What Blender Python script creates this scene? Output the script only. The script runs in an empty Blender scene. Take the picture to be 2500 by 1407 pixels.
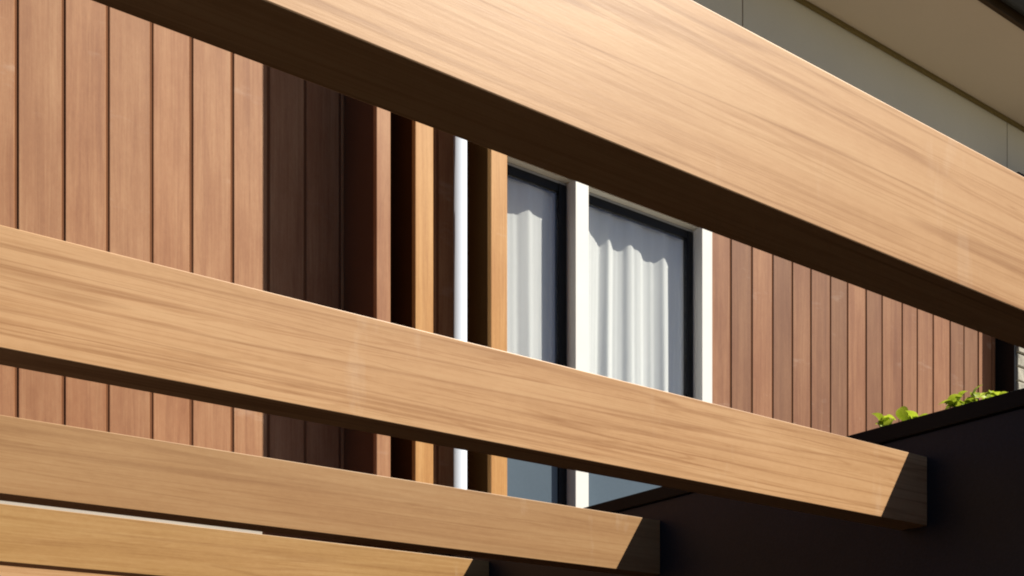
import bpy, bmesh, math, random
from mathutils import Vector, Matrix
random.seed(7)
R = math.radians
S = bpy.context.scene
C = S.collection

# World axes: X runs along the pergola beams and the house front, Y runs away from the
# viewer square to the house front, Z up.  Ground is z = 0.
EYE = 1.80
F_PX = 2793.0

# ------------------------------------------------------------------ camera
cam = bpy.data.cameras.new('camera'); co = bpy.data.objects.new('camera', cam); C.objects.link(co)
co.location = (0, 0, EYE); co.rotation_euler = (R(90), 0, R(-35.74))
cam.sensor_width = 36; cam.lens = F_PX/2500*36
cam.shift_x = 0.0; cam.shift_y = (1835-703.5)/2500
cam.clip_start = 0.05; cam.clip_end = 3000
S.camera = co

# ------------------------------------------------------------------ light
SUN = Vector((1.25, -1.0, 1.95)).normalized()          # towards the sun
w = bpy.data.worlds.new('World'); S.world = w; w.use_nodes = True
nt = w.node_tree; bg = nt.nodes['Background']
sky = nt.nodes.new('ShaderNodeTexSky'); sky.sky_type = 'NISHITA'; sky.sun_disc = False
sky.sun_elevation = math.asin(SUN.z); sky.sun_rotation = math.atan2(SUN.x, SUN.y)
sky.air_density = 0.33; sky.dust_density = 0.25; sky.ozone_density = 0.3
nt.links.new(sky.outputs[0], bg.inputs[0]); bg.inputs[1].default_value = 0.05
sl = bpy.data.lights.new('sun', 'SUN'); so = bpy.data.objects.new('sun', sl); C.objects.link(so)
sl.energy = 5.0; sl.angle = R(0.5); sl.color = (1.0, 0.925, 0.80)
so.rotation_euler = SUN.to_track_quat('Z', 'Y').to_euler(); so.location = (6, -5, 12)
S.view_settings.view_transform = 'Standard'; S.view_settings.look = 'None'
S.view_settings.gamma = 1; S.view_settings.use_curve_mapping = False
S.view_settings.exposure = 0.87
S.render.engine = 'CYCLES'
S.cycles.max_bounces = 8; S.cycles.transparent_max_bounces = 12
S.cycles.filter_width = 2.0

# ------------------------------------------------------------------ materials
def newmat(name):
    m = bpy.data.materials.new(name); m.use_nodes = True
    return m, m.node_tree, m.node_tree.nodes['Principled BSDF']
def ramp(nt, fac, stops):
    r = nt.nodes.new('ShaderNodeValToRGB'); e = r.color_ramp.elements
    e[0].position, e[0].color = stops[0][0], (*stops[0][1], 1)
    e[1].position, e[1].color = stops[-1][0], (*stops[-1][1], 1)
    for p, c in stops[1:-1]:
        n = e.new(p); n.color = (*c, 1)
    nt.links.new(fac, r.inputs[0]); return r.outputs[0]
def noise(nt, vec, scale, detail=4, rough=0.55, dist=0.0):
    n = nt.nodes.new('ShaderNodeTexNoise'); n.inputs['Scale'].default_value = scale
    n.inputs['Detail'].default_value = detail; n.inputs['Roughness'].default_value = rough
    n.inputs['Distortion'].default_value = dist
    nt.links.new(vec, n.inputs['Vector']); return n.outputs['Fac']
def mapping(nt, vec, scale):
    m = nt.nodes.new('ShaderNodeMapping'); m.inputs['Scale'].default_value = scale
    nt.links.new(vec, m.inputs['Vector']); return m.outputs[0]
def math_(nt, op, a, b):
    n = nt.nodes.new('ShaderNodeMath'); n.operation = op
    for i, v in enumerate((a, b)):
        if isinstance(v, (int, float)): n.inputs[i].default_value = v
        else: nt.links.new(v, n.inputs[i])
    return n.outputs[0]
def mixc(nt, mode, fac, a, b):
    n = nt.nodes.new('ShaderNodeMix'); n.data_type = 'RGBA'; n.blend_type = mode
    for i, v in ((0, fac), (6, a), (7, b)):
        if isinstance(v, (int, float)): n.inputs[i].default_value = v
        elif isinstance(v, tuple): n.inputs[i].default_value = (*v, 1)
        else: nt.links.new(v, n.inputs[i])
    return n.outputs[2]
def grey(nt, v):
    n = nt.nodes.new('ShaderNodeCombineXYZ')
    for i in range(3): nt.links.new(v, n.inputs[i])
    return n.outputs[0]
def obj_vec(nt, spread=9.0):
    tc = nt.nodes.new('ShaderNodeTexCoord'); oi = nt.nodes.new('ShaderNodeObjectInfo')
    m = nt.nodes.new('ShaderNodeVectorMath'); m.operation = 'SCALE'; m.inputs[0].default_value = (13.1, 7.7, 5.3)
    sc = math_(nt, 'MULTIPLY', oi.outputs['Random'], spread); nt.links.new(sc, m.inputs['Scale'])
    a = nt.nodes.new('ShaderNodeVectorMath'); a.operation = 'ADD'
    nt.links.new(tc.outputs['Object'], a.inputs[0]); nt.links.new(m.outputs[0], a.inputs[1])
    return a.outputs[0], oi.outputs['Random']
def bump(nt, bsdf, h, strength, dist):
    b = nt.nodes.new('ShaderNodeBump'); b.inputs['Strength'].default_value = strength
    b.inputs['Distance'].default_value = dist
    nt.links.new(h, b.inputs['Height']); nt.links.new(b.outputs[0], bsdf.inputs['Normal'])

def wood(name, light, mid, dark, axis, vary=0.15, rough=0.5, streak=0.5, blotch=0.5, huecol=(1.0, 0.86, 0.80), spec=0.35):
    """axis: long direction of the grain ('x' or 'z')"""
    m, nt, b = newmat(name)
    v, rnd = obj_vec(nt)
    def st(a, c): return (a, c, c) if axis == 'x' else (c, c, a)
    fine = noise(nt, mapping(nt, v, st(5.0, 130.0)), 1.0, 6, 0.65)
    medium = noise(nt, mapping(nt, v, st(0.9, 24.0)), 1.0, 5, 0.6, 0.5)
    long_ = noise(nt, mapping(nt, v, st(0.38, 14.0)), 1.0, 3, 0.5, 0.9)
    blot = noise(nt, mapping(nt, v, st(1.6, 3.5)), 1.0, 4, 0.6)
    speck = noise(nt, mapping(nt, v, st(38.0, 90.0)), 1.0, 3, 0.7)
    g = math_(nt, 'ADD', math_(nt, 'MULTIPLY', medium, 0.55), math_(nt, 'MULTIPLY', fine, 0.27))
    g = math_(nt, 'ADD', g, math_(nt, 'MULTIPLY', speck, 0.18))
    col = ramp(nt, g, [(0.34, dark), (0.50, mid), (0.64, light)])
    # thin darker growth lines that run the length of the timber
    ln = ramp(nt, long_, [(0.0, (1, 1, 1)), (0.465, (1, 1, 1)), (0.495, (0.76, 0.69, 0.62)), (0.525, (1, 1, 1)), (1.0, (1, 1, 1))])
    col = mixc(nt, 'MULTIPLY', streak, col, ln)
    lng2 = noise(nt, mapping(nt, v, st(0.55, 30.0)), 1.0, 4, 0.55, 1.4)
    ln2 = ramp(nt, lng2, [(0.0, (1, 1, 1)), (0.44, (1, 1, 1)), (0.475, (0.84, 0.78, 0.71)), (0.50, (1, 1, 1)), (0.56, (1, 1, 1)), (0.585, (0.88, 0.84, 0.78)), (0.61, (1, 1, 1)), (1.0, (1, 1, 1))])
    col = mixc(nt, 'MULTIPLY', streak, col, ln2)
    scf = noise(nt, mapping(nt, v, st(7.0, 2.2)), 1.0, 5, 0.65)
    sc_ = ramp(nt, scf, [(0.0, (0, 0, 0)), (0.62, (0, 0, 0)), (0.72, (1, 1, 1)), (1.0, (1, 1, 1))])
    col = mixc(nt, 'SCREEN', math_(nt, 'MULTIPLY', sc_, 0.10), col, (0.8, 0.75, 0.65))
    bl = ramp(nt, blot, [(0.33, huecol), (0.67, (1.06, 1.06, 1.06))])
    col = mixc(nt, 'MULTIPLY', blotch, col, bl)
    rv = math_(nt, 'ADD', math_(nt, 'MULTIPLY', rnd, 2*vary), 1-vary)
    col = mixc(nt, 'MULTIPLY', 1.0, col, grey(nt, rv))
    nt.links.new(col, b.inputs['Base Color'])
    b.inputs['Roughness'].default_value = rough; b.inputs['Specular IOR Level'].default_value = spec
    bump(nt, b, math_(nt, 'ADD', fine, math_(nt, 'MULTIPLY', speck, 0.5)), 0.14, 0.001)
    return m

def plain(name, col, rough=0.6, spec=0.4, var=0.06, scale=3.0, fine=60.0, bs=0.1, bd=0.001, metallic=0.0):
    m, nt, b = newmat(name)
    v, rnd = obj_vec(nt)
    a = noise(nt, v, scale, 5, 0.6); f = noise(nt, v, fine, 3, 0.6)
    g = math_(nt, 'ADD', math_(nt, 'MULTIPLY', a, 0.7), math_(nt, 'MULTIPLY', f, 0.3))
    lo = tuple(c*(1-var*2) for c in col); hi = tuple(c*(1+var*2) for c in col)
    nt.links.new(ramp(nt, g, [(0.3, lo), (0.7, hi)]), b.inputs['Base Color'])
    b.inputs['Roughness'].default_value = rough; b.inputs['Specular IOR Level'].default_value = spec
    b.inputs['Metallic'].default_value = metallic
    bump(nt, b, f, bs, bd)
    return m

M = {}
M['beam'] = wood('golden_timber', (0.60, 0.372, 0.190), (0.56, 0.330, 0.162), (0.48, 0.268, 0.122), 'x', 0.0, 0.45, 1.0, 0.6, (0.90, 0.86, 0.80))
M['beam_b'] = wood('tan_timber', (0.435, 0.262, 0.120), (0.395, 0.225, 0.097), (0.335, 0.180, 0.074), 'x', 0.0, 0.5, 0.55, 0.6, (0.92, 0.84, 0.76))
M['beam_c'] = wood('honey_timber', (0.50, 0.300, 0.125), (0.44, 0.248, 0.094), (0.36, 0.19, 0.065), 'x', 0.0, 0.45, 0.6, 0.6, (0.9, 0.88, 0.72))
M['plank_pale'] = wood('cedar_pale', (0.455, 0.248, 0.124), (0.39, 0.192, 0.090), (0.31, 0.138, 0.062), 'z', 0.10, 0.62, 0.35, 1.0, (0.82, 0.70, 0.62))
M['plank'] = wood('cedar', (0.32, 0.160, 0.080), (0.265, 0.122, 0.058), (0.205, 0.086, 0.040), 'z', 0.20, 0.62, 0.4, 1.0, (0.84, 0.74, 0.70))
M['blade'] = wood('orange_timber', (0.58, 0.32, 0.115), (0.51, 0.265, 0.085), (0.43, 0.20, 0.055), 'z', 0.04, 0.5, 0.4, 0.7, (0.92, 0.84, 0.74))
M['backing'] = plain('brown_backing', (0.19, 0.080, 0.038), 0.9, 0.1)
M['board'] = plain('dark_fascia_board', (0.05, 0.03, 0.013), 0.7, 0.2)
M['bead'] = plain('crease_shade_bead', (0.17, 0.13, 0.05), 0.8, 0.2)
M['blade_shade'] = plain('brown_blade_shade', (0.065, 0.027, 0.006), 0.7, 0.1)  # darkened browns carry the shade on the blade sides
M['blade_shade_a'] = plain('red_blade_shade', (0.12, 0.055, 0.030), 0.7, 0.1)
M['grey'] = plain('shade_grey', (0.35, 0.36, 0.38), 0.4, 0.4)
M['bounce_pale'] = plain('pale_bounce', (0.21, 0.185, 0.14), 0.9, 0.2, 0.1, 1.0)  # for the added slab that throws light up at the soffit
M['white'] = plain('white_paint', (0.80, 0.80, 0.77), 0.45, 0.4, 0.02)
M['pipe'] = plain('white_pipe', (0.50, 0.55, 0.63), 0.3, 0.5, 0.02)
M['frame'] = plain('black_aluminium', (0.004, 0.0045, 0.006), 0.45, 0.25, 0.1)
M['fascia'] = plain('cream_cement_board', (0.72, 0.70, 0.58), 0.75, 0.2, 0.025, 1.2)
M['soffit'] = plain('cream_soffit', (0.60, 0.52, 0.42), 0.8, 0.2, 0.02, 0.8)
M['gutter'] = plain('dark_gutter', (0.022, 0.022, 0.019), 0.45, 0.5, 0.1)
M['trim'] = plain('pale_trim', (0.50, 0.45, 0.38), 0.5, 0.4, 0.03)
M['wallcoat'] = plain('black_render', (0.011, 0.013, 0.021), 0.5, 0.35, 0.25, 1.3, 120.0, 0.25, 0.002)
M['wallcap'] = plain('black_capping', (0.006, 0.006, 0.006), 0.6, 0.2, 0.2)
M['soil'] = plain('dark_soil', (0.03, 0.02, 0.013), 0.95, 0.1, 0.4, 20)
M['ground'] = plain('dark_paving', (0.020, 0.017, 0.014), 0.85, 0.2, 0.3, 2.0, 40)
M['stone'] = plain('pale_stone', (0.40, 0.38, 0.32), 0.9, 0.15, 0.25, 9.0, 70, 0.6, 0.006)
M['mortar'] = plain('mortar', (0.30, 0.28, 0.24), 0.95, 0.1, 0.15)
M['room'] = plain('room_paint', (0.30, 0.29, 0.28), 0.9, 0.1)
M['spandrel'] = plain('sky_tint_panel', (0.085, 0.120, 0.155), 0.35, 0.5, 0.05, 1.5)  # blue base colour stands in for sky reflected in glass
M['stem'] = plain('green_stem', (0.09, 0.13, 0.03), 0.7, 0.2)
# curtain
m, nt_, b = newmat('white_curtain')
v, rnd = obj_vec(nt_)
nt_.links.new(ramp(nt_, noise(nt_, mapping(nt_, v, (90, 90, 4)), 1, 4), [(0.3, (0.90, 0.91, 0.90)), (0.7, (0.95, 0.96, 0.95))]), b.inputs['Base Color'])
b.inputs['Roughness'].default_value = 0.9; b.inputs['Specular IOR Level'].default_value = 0.1
M['curtain'] = m
# glass: clear pane that lets the sun through and mirrors a little of the sky
m, nt_, b = newmat('window_glass')
nt_.nodes.remove(b); out = nt_.nodes['Material Output']
tr = nt_.nodes.new('ShaderNodeBsdfTransparent'); tr.inputs[0].default_value = (0.97, 0.98, 0.98, 1)
gl = nt_.nodes.new('ShaderNodeBsdfGlossy'); gl.inputs['Roughness'].default_value = 0.02
lw = nt_.nodes.new('ShaderNodeLayerWeight'); lw.inputs[0].default_value = 0.5
fp = math_(nt_, 'POWER', lw.outputs['Facing'], 4.0); fp = math_(nt_, 'ADD', math_(nt_, 'MULTIPLY', fp, 0.7), 0.11)
mx = nt_.nodes.new('ShaderNodeMixShader')
nt_.links.new(fp, mx.inputs[0]); nt_.links.new(tr.outputs[0], mx.inputs[1]); nt_.links.new(gl.outputs[0], mx.inputs[2])
nt_.links.new(mx.outputs[0], out.inputs['Surface'])
M['glass'] = m
# leaf
m, nt_, b = newmat('lime_leaf')
v, rnd = obj_vec(nt_)
lc = ramp(nt_, noise(nt_, v, 30, 4), [(0.35, (0.28, 0.38, 0.02)), (0.65, (0.46, 0.54, 0.05))])
rv = math_(nt_, 'ADD', math_(nt_, 'MULTIPLY', rnd, 0.6), 0.7)
lc = mixc(nt_, 'MULTIPLY', 1.0, lc, grey(nt_, rv)); nt_.links.new(lc, b.inputs['Base Color'])
b.inputs['Roughness'].default_value = 0.45
tl = nt_.nodes.new('ShaderNodeBsdfTranslucent'); nt_.links.new(lc, tl.inputs[0])
mx = nt_.nodes.new('ShaderNodeMixShader'); mx.inputs[0].default_value = 0.4
out = nt_.nodes['Material Output']
nt_.links.new(b.outputs[0], mx.inputs[1]); nt_.links.new(tl.outputs[0], mx.inputs[2]); nt_.links.new(mx.outputs[0], out.inputs['Surface'])
M['leaf'] = m

# ------------------------------------------------------------------ helpers
def link(name, me, parent=None, loc=(0, 0, 0)):
    o = bpy.data.objects.new(name, me); C.objects.link(o); o.location = loc
    if parent: o.parent = parent
    return o
def tag(o, label=None, cat=None, group=None, kind=None):
    if label: o['label'] = label
    if cat: o['category'] = cat
    if group: o['group'] = group
    if kind: o['kind'] = kind
    return o
def thing(name, loc, label, cat, group=None):
    o = bpy.data.objects.new(name, None); C.objects.link(o); o.location = loc; o.empty_display_size = 0.2
    return tag(o, label, cat, group)
def box_mesh(name, size, mat, bev=0.0, seg=2):
    """box from 0,0,0 to size"""
    bm = bmesh.new()
    bmesh.ops.create_cube(bm, size=1.0)
    for v in bm.verts:
        v.co = Vector(((v.co.x+.5)*size[0], (v.co.y+.5)*size[1], (v.co.z+.5)*size[2]))
    if bev > 0:
        bmesh.ops.bevel(bm, geom=bm.edges[:], offset=bev, segments=seg, affect='EDGES', profile=0.5)
    me = bpy.data.meshes.new(name); bm.to_mesh(me); bm.free(); me.materials.append(mat)
    return me
def box(name, lo, hi, mat, parent=None, bev=0.0, seg=2):
    """lo/hi in world metres; the parent's location is taken off"""
    me = box_mesh(name, [hi[i]-lo[i] for i in range(3)], mat, bev, seg)
    p = Vector(lo)
    if parent:
        q = parent
        while q: p = p - q.location; q = q.parent
    return link(name, me, parent, p)
def copy_of(o, loc_world, parent):
    c = o.copy(); C.objects.link(c); c.parent = parent
    p = Vector(loc_world); q = parent
    while q: p = p - q.location; q = q.parent
    c.location = p
    return c

# ------------------------------------------------------------------ setting
gm = box_mesh('ground', (800, 800, 0.2), M['ground']); ground = link('ground', gm, None, (-400, -400, -0.2)); tag(ground, kind='structure')
bounce_me = box_mesh('bounce_slab', (22, 24, 0.004), M['bounce_pale']); bounce_slab = link('bounce_slab', bounce_me, None, (3.35, -18.7, 0.0)); tag(bounce_slab, kind='structure')  # unseen pale slab added to bounce sunlight up to the soffit

H0 = EYE
EAVE = H0+5.335
WALL = 5.40            # front plane of the cladding

DARK = 2.694           # face of the black boundary wall that the beams run into
DTOP = H0+0.901

# ------------------------------------------------------------------ house
house = thing('house', (0, WALL, 0), 'two storey house front with vertical cedar planks, white framed windows and deep cream eave', 'house')
BK0, BK1 = WALL+0.0055, WALL+0.20
Z_TOP = H0+3.90       # top of the planks
def back(lo_s, hi_s, z0, z1, name='backing_wall'):
    return box(name, (lo_s, BK0, z0), (hi_s, BK1, z1), M['backing'], house)
WIN = [(3.50, 4.342), (4.450, 5.412)]
HEAD = H0+3.465; SILL = H0+0.30
back(-3.0, 3.50, 0, Z_TOP)
back(3.503, 5.52, HEAD+0.002, Z_TOP); back(3.503, 5.52, 0, SILL-0.002)
back(5.523, 8.868, 0, Z_TOP)
def clad(name, s0, s1, joints, mat, zb, zt, label):
    wall = bpy.data.objects.new(name, None); C.objects.link(wall); wall.parent = house; wall['label'] = label
    wall.location = (s0, 0, 0)
    proto = {}
    for a, b_ in zip(joints[:-1], joints[1:]):
        wd = round(b_-a-0.015, 3)
        if wd < 0.01: continue
        jit = random.uniform(-0.0015, 0.0015)
        if wd not in proto:
            o = box('plank', (a+0.0075, WALL+jit, zb), (a+0.0075+wd, BK0-0.001, zt), mat, wall, 0.003, 1); proto[wd] = o
        else:
            copy_of(proto[wd], (a+0.0075, WALL+jit, zb), wall)
    return wall
def sd(x):
    u = x-1250.0
    return (0.8116*u+0.5842*F_PX)/(-0.5842*u+0.8116*F_PX)
P = 0.2005
left_j = [sd(x)*WALL for x in (40, 155, 263, 370, 467, 567, 655, 745, 830)]
j = [left_j[0]-P*k for k in range(14, 0, -1)] + left_j + [left_j[-1]+P*k for k in (1, 2, 3)] + [3.495]
j = [round(q, 3) for q in j]
clad('clad_wall', -3.0, 3.5, j, M['plank_pale'], H0+1.118, Z_TOP, 'paler cedar plank wall left of the upright blades')
clad('clad_wall', 3.5, 5.5, [round(3.50+P*k, 3) for k in range(0, 11)], M['plank'], HEAD+0.014, Z_TOP, 'short cedar planks over the windows')
right_j = [5.513] + [sd(x)*WALL for x in (1784, 1835, 1886, 1934, 1979, 2027, 2069, 2114, 2153, 2202, 2239, 2278, 2319, 2353, 2388)]
right_j += [right_j[-1]+0.198, 8.866]
clad('clad_wall', 5.5, 8.7, [round(q, 3) for q in right_j], M['plank'], 0.05, Z_TOP, 'redder cedar plank wall right of the windows')
box('base_trim', (-3.0, WALL-0.012, H0+1.075), (2.335, BK0-0.001, H0+1.114), M['trim'], house, 0.003)  # pale strip cut off at the blade's shadow edge to shape the shade
box('base_wall', (-3.0, WALL+0.004, 0.0), (3.49, BK0-0.001, H0+1.072), M['plank'], house)

# upright blades
def blade(s0, s1, mat, depth=0.362, label=None):
    o = bpy.data.objects.new('blade', None); C.objects.link(o); o.parent = house; o.location = (s0, 0, 0)
    if label: o['label'] = label
    box('timber_face', (s0, WALL-depth, H0+1.2), (s1, WALL-depth+0.035, EAVE-0.03), mat, o, 0.004, 2)
    box('shade_back', (s0+0.003, WALL-depth+0.036, H0+1.2), (s1-0.003, WALL-0.003, EAVE-0.03), M['blade_shade_a'] if label else M['blade_shade'], o, 0.002, 1)  # rear of the blade coloured dark to stand in for side shade
    return o
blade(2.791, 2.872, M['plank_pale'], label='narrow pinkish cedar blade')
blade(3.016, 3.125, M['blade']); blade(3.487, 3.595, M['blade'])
box('blade_shelf', (2.791, WALL-0.33, H0+1.10), (3.26, WALL-0.003, H0+1.198), M['blade_shade'], house, 0.003)
box('blade_shelf', (3.38, WALL-0.33, H0+1.10), (3.595, WALL-0.003, H0+1.198), M['blade_shade'], house, 0.003)
# downpipe between the two orange blades
bm = bmesh.new(); seg = 28
prof = []
for k in range(seg):
    a = 2*math.pi*k/seg
    c_, s_ = math.cos(a), math.sin(a)
    prof.append((c_*0.036, s_*0.036))
rings = []
zs = [H0-1.7, H0+0.9, H0+0.9, H0+0.93, H0+0.93, H0+3.7]
sc = [1, 1, 1.12, 1.12, 1, 1]
for z, q in zip(zs, sc): rings.append([bm.verts.new((x*q, y*q, z)) for x, y in prof])
for a, b_ in zip(rings[:-1], rings[1:]):
    for k in range(seg): bm.faces.new((a[k], a[(k+1) % seg], b_[(k+1) % seg], b_[k]))
bm.faces.new(rings[-1]); bm.faces.new(rings[0][::-1])
for f in bm.faces: f.smooth = len(f.verts) == 4
me = bpy.data.meshes.new('downpipe'); bm.to_mesh(me); bm.free(); me.materials.append(M['pipe'])
link('downpipe', me, house, (3.320, -0.318, 0))

# windows
FR0, FR1 = WALL+0.060, WALL+0.105
TRANS = H0+2.02
for k, (a, b_) in enumerate(WIN):
    wn = bpy.data.objects.new('window', None); C.objects.link(wn); wn.parent = house; wn.location = (a, 0.06, SILL)
    wn['label'] = 'narrow window behind the right orange blade' if k == 0 else 'wide window between two white posts'
    jl = 0.055; jr = 0.062 if k == 0 else 0.052
    box('frame_jamb', (a+.001, FR0, SILL), (a+jl, FR1, HEAD-0.020), M['frame'], wn, 0.004)
    box('frame_jamb', (b_-jr, FR0, SILL), (b_-.001, FR1, HEAD-0.020), M['frame'], wn, 0.004)
    box('frame_head', (a+jl+.001, FR0+.004, HEAD-0.072), (b_-jr-.001, FR1-.002, HEAD-0.020), M['frame'], wn, 0.003)
    box('reveal_shade_strip', (a+.001, FR0+.006, HEAD-0.019), (b_-.001, FR1-.002, HEAD-0.003), M['grey'], wn, 0.002)  # added grey strip, widens the shaded look of the white reveal
    box('frame_transom', (a+jl+.001, FR0+.004, TRANS-0.03), (b_-jr-.001, FR1-.002, TRANS+0.03), M['frame'], wn, 0.003)
    box('frame_sill', (a+jl+.001, FR0+.004, SILL), (b_-jr-.001, FR1-.002, SILL+0.06), M['frame'], wn, 0.003)
    box('pane', (a+jl+.001, FR0+0.016, TRANS+0.031), (b_-jr-.001, FR0+0.022, HEAD-0.073), M['glass'], wn)
    box('spandrel_panel', (a+jl+.001, FR0+0.012, SILL+0.061), (b_-jr-.001, FR0+0.030, TRANS-0.031), M['spandrel'], wn)
# white posts either side of the wide window, and the white reveal head
for a, b_ in ((4.345, 4.447), (5.414, 5.508)):
    box('window_post', (a, WALL-0.02, SILL-0.05), (b_, FR1+0.03, HEAD-0.004), M['white'], house, 0.003)
box('reveal_head', (3.503, WALL-0.016, HEAD), (5.508, WALL+0.020, HEAD+0.012), M['white'], house, 0.003)
box('reveal_soffit', (3.503, WALL+0.0225, HEAD-0.0015), (5.508, FR1+0.02, HEAD+0.0015), M['white'], house)
# room shell behind the windows
box('room_wall', (3.40, 7.4, SILL-.2), (5.60, 7.5, HEAD+.2), M['room'], house)
box('room_wall', (3.40, BK1+.002, SILL-.2), (3.48, 7.398, HEAD+.2), M['room'], house)
box('room_wall', (5.53, BK1+.002, SILL-.2), (5.60, 7.398, HEAD+.2), M['room'], house)
box('room_ceiling', (3.482, BK1+.002, HEAD+.1), (5.528, 7.398, HEAD+.18), M['room'], house)
box('room_floor', (3.482, BK1+.002, SILL-.18), (5.528, 7.398, SILL-.1), M['room'], house)

# curtains
def curtain(s0, s1, seed, label, folds):
    rnd = random.Random(seed)
    bm = bmesh.new(); n = 160; rows = 26
    z0, z1 = TRANS-0.35, HEAD-0.01
    ph = [rnd.uniform(0, 6.28) for _ in range(5)]
    def off(t, q):                           # t across, q 0 top .. 1 bottom
        x = t*folds*2*math.pi
        a = 0.015*math.sin(x+ph[0]+0.9*math.sin(x*0.37+ph[1])) + 0.004*math.sin(2.3*x+ph[2]) + 0.0008*math.sin(5.1*x+ph[3]+q)
        return a*(0.75+0.35*q) + 0.003*math.sin(3*q+ph[4]+x*0.5)
    grid = []
    for r in range(rows+1):
        q = r/rows; row = []
        for k in range(n+1):
            t = k/n
            row.append(bm.verts.new(((s1-s0)*(t+0.012*math.sin(t*9+q*2)), off(t, q), z1+(z0-z1)*q)))
        grid.append(row)
    for r in range(rows):
        for k in range(n):
            bm.faces.new((grid[r][k], grid[r+1][k], grid[r+1][k+1], grid[r][k+1])).smooth = True
    me = bpy.data.meshes.new('curtain'); bm.to_mesh(me); bm.free(); me.materials.append(M['curtain'])
    o = link('curtain', me, None, (s0, WALL+0.117, 0))
    sm = o.modifiers.new('thickness', 'SOLIDIFY'); sm.thickness = 0.002
    tag(o, label, 'curtain', 'curtains behind the windows')
curtain(3.515, 4.38, 3, 'white curtain behind the narrow window beside the orange blade', 3.6)
curtain(4.44, 5.44, 11, 'white folded curtain behind the wide window between the white posts', 4.6)

# upper wall of cement board, with joints
UP0 = Z_TOP+0.003
js = [-3.0, 2.62, 5.82, 9.04, 12.2]
for a, b_ in zip(js[:-1], js[1:]):
    box('upper_wall_panel', (a+0.004, WALL, UP0), (b_-0.004, BK0-0.001, EAVE+0.02), M['fascia'], house, 0.002, 1)
box('upper_backing', (-3.0, BK0, UP0), (12.2, BK1, EAVE+0.3), M['backing'], house)
# soffit, crease bead, gutter and roof
box('soffit', (-3.2, 4.655, EAVE), (12.4, WALL-0.001, EAVE+0.012), M['soffit'], house)
box('eave_bead', (-3.2, WALL-0.030, EAVE-0.028), (12.4, WALL-0.003, EAVE-0.002), M['bead'], house, 0.003)  # dark bead colour stands in for shade in the eave corner
box('fascia_board', (-3.2, 4.62, EAVE-0.014), (12.4, 4.652, EAVE+0.20), M['board'], house, 0.003)
# gutter: rounded trough
bm = bmesh.new(); seg = 10; pts = []
for k in range(seg+1):
    a = math.pi*(1+k/seg)
    pts.append((0.070*math.cos(a), 0.085*math.sin(a)*0.9))
pts = [(-0.070, 0.05)]+pts+[(0.070, 0.05)]
r0 = [bm.verts.new((-3.2, y, z)) for y, z in pts]; r1 = [bm.verts.new((12.4, y, z)) for y, z in pts]
for k in range(len(pts)-1): bm.faces.new((r0[k], r1[k], r1[k+1], r0[k+1])).smooth = True
me = bpy.data.meshes.new('gutter'); bm.to_mesh(me); bm.free(); me.materials.append(M['gutter'])
g = link('gutter', me, house, (0, 4.545-WALL, EAVE+0.09)); sm = g.modifiers.new('thickness', 'SOLIDIFY'); sm.thickness = 0.004
bm = bmesh.new()
vs = [(-3.2, 4.56, EAVE+0.15), (12.4, 4.56, EAVE+0.15), (12.4, 9.0, EAVE+2.0), (-3.2, 9.0, EAVE+2.0)]
v4 = [bm.verts.new(v) for v in vs]; v5 = [bm.verts.new((v[0], v[1], v[2]+0.05)) for v in vs]
bm.faces.new(v4[::-1]); bm.faces.new(v5)
for k in range(4): bm.faces.new((v4[k], v4[(k+1) % 4], v5[(k+1) % 4], v5[k]))
me = bpy.data.meshes.new('roof'); bm.to_mesh(me); bm.free(); me.materials.append(M['gutter'])
link('roof', me, house, (0, -WALL, 0))

# ------------------------------------------------------------------ stone pier at the far end of the house front
pier = thing('stone_pier', (8.884, 5.22, 0), 'pale rubble stone pier with black side at the far end of the plank wall', 'pier')
PT = H0+4.66
box('core', (8.897, 5.26, 0), (9.80, BK1, PT), M['mortar'], pier)
box('side_panel', (8.870, 5.235, 0), (8.894, WALL+0.004, PT), M['frame'], pier, 0.003)
box('cap', (8.84, 5.18, PT+0.002), (9.86, BK1+0.02, PT+0.09), M['frame'], pier, 0.006)
rs = random.Random(5)
z = H0+2.2
while z < PT-0.02:
    hgt = min(rs.uniform(0.07, 0.13), PT-z)
    s = 8.897
    while s < 9.75:
        wd = min(rs.uniform(0.10, 0.24), 9.80-s)
        pr = rs.uniform(0.0, 0.018)
        me = box_mesh('stone', (wd-0.012, 0.03+pr, hgt-0.012), M['stone'], 0.006, 1)
        for vv in me.vertices: vv.co += Vector((rs.uniform(-.003, .003), rs.uniform(-.002, .002), rs.uniform(-.003, .003)))
        link('stone', me, pier, (s+0.006-8.884, 5.259-0.03-pr-5.22, z+0.006))
        s += wd
    z += hgt

# ------------------------------------------------------------------ black boundary wall / raised bed
bw = thing('boundary_wall', (DARK, 0, 0), 'black rendered garden wall that the pergola beams run into', 'wall')
box('wall_face', (DARK, -2.5, 0), (DARK+0.12, WALL-0.365, DTOP-0.046), M['wallcoat'], bw, 0.003)
box('cap', (DARK-0.012, -2.5, DTOP-0.045), (DARK+0.135, WALL-0.366, DTOP), M['wallcap'], bw, 0.004)
box('outer_wall', (DARK+0.50, -2.5, 0), (DARK+0.60, WALL-0.366, DTOP-0.12), M['wallcoat'], bw, 0.003)
soil = box('soil', (DARK+0.121, -2.45, 0.0), (DARK+0.499, WALL-0.37, DTOP-0.16), M['soil']); tag(soil, kind='structure')

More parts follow.
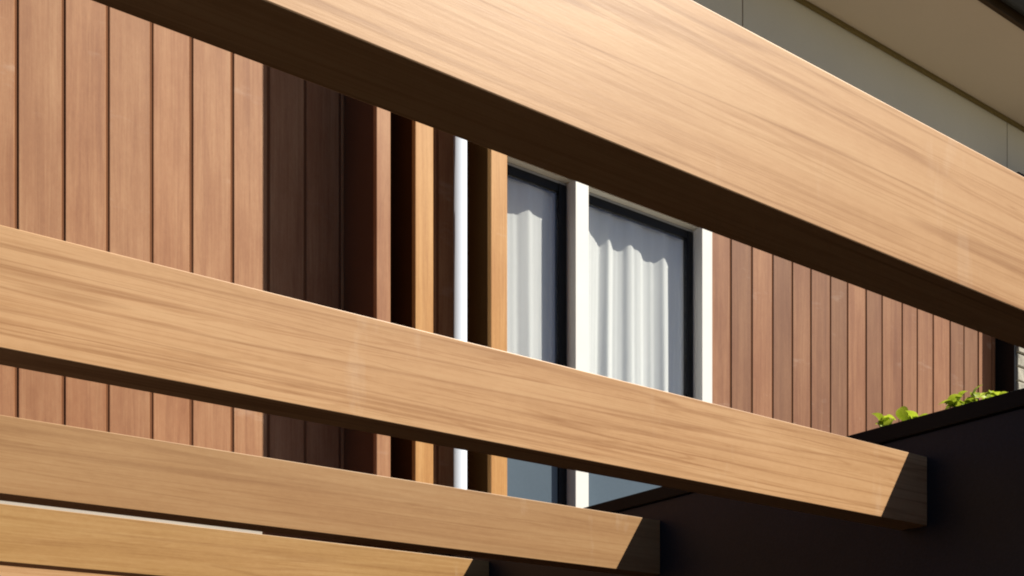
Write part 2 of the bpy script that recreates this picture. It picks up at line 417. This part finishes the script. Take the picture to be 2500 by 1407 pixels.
# leafy plants growing just behind the cap
def leaf_mesh(L, W_, bend):
    bm = bmesh.new(); n = 6; rows = []
    for k in range(n+1):
        t = k/n; wv = W_*math.sin(math.pi*min(1, t*0.94+0.06))**0.8*(1-0.25*t)
        z = bend*math.sin(t*1.6)*L - 0.35*L*t*t
        rows.append([bm.verts.new((x*wv, t*L, z+abs(x)*wv*0.35)) for x in (-0.5, 0, 0.5)])
    for a, b_ in zip(rows[:-1], rows[1:]):
        for k in range(2): bm.faces.new((a[k], a[k+1], b_[k+1], b_[k])).smooth = True
    me = bpy.data.meshes.new('leaf'); bm.to_mesh(me); bm.free(); me.materials.append(M['leaf']); return me
LM = [leaf_mesh(0.048, 0.034, 0.5), leaf_mesh(0.058, 0.038, 0.3), leaf_mesh(0.040, 0.030, 0.7)]
def plant(s, d, top, spread, n, seed, label):
    rp = random.Random(seed)
    t = thing('leafy_plant', (s, d, DTOP-0.16), label, 'plant', 'plants growing along the top of the black wall')
    bm = bmesh.new()
    for k in range(3):
        x0, y0 = rp.uniform(-.008, .008), rp.uniform(-.02, .02); x1, y1 = x0+rp.uniform(-.01, .01), y0+rp.uniform(-.5, .5)*spread
        hh = top+0.16-0.02
        lo = [bm.verts.new((x0+0.003*math.cos(a), y0+0.003*math.sin(a), -0.01)) for a in (0, 2.1, 4.2)]
        hi = [bm.verts.new((x1+0.0015*math.cos(a), y1+0.0015*math.sin(a), hh)) for a in (0, 2.1, 4.2)]
        for i in range(3): bm.faces.new((lo[i], lo[(i+1) % 3], hi[(i+1) % 3], hi[i]))
    me = bpy.data.meshes.new('stem'); bm.to_mesh(me); bm.free(); me.materials.append(M['stem']); link('stem', me, t)
    for k in range(n):
        o = link('leaf', LM[k % 3], t)
        yy = rp.uniform(-1, 1)*spread
        o.location = (rp.uniform(-.03, .03), yy, 0.16+(top-0.012)*rp.uniform(0.15, 1.0)*(1-0.35*abs(yy/spread)))
        o.rotation_euler = (rp.uniform(-0.3, 0.7), rp.uniform(-0.5, 0.5), rp.uniform(0, 6.28))
        q = rp.uniform(0.75, 1.1); o.scale = (q, q, q)
def wall_pt(x, s):       # depth on the bed where the sight line of column x crosses s
    return s/sd(x)
plant(2.85, wall_pt(2205, 2.85), 0.084, 0.065, 34, 1, 'small lime green plant poking over the black wall, nearer the house')
plant(2.85, wall_pt(2375, 2.85), 0.094, 0.048, 30, 2, 'lime green plant over the black wall in front of the last planks')
plant(2.85, wall_pt(2432, 2.85), 0.074, 0.025, 16, 4, 'smallest lime green tuft at the right edge of the black wall')

# ------------------------------------------------------------------ pergola
per = thing('pergola', (DARK, 0.86, 0), 'pergola of heavy golden timber beams running from upper left into the black wall', 'pergola')
HB, HT, TH = H0+0.6045, H0+0.789, 0.082
for k, d in enumerate((0.864, 1.838, 2.876, 3.905, 4.925)):
    mat = (M['beam'], M['beam'], M['beam_b'], M['beam_c'], M['beam'])[k]
    o = box('beam', (-3.2, d, HB), (DARK-0.001, d+TH, HT), mat, per, 0.0015, 2)
    if k == 2: o['label'] = 'duller tan beam, third from the viewer'
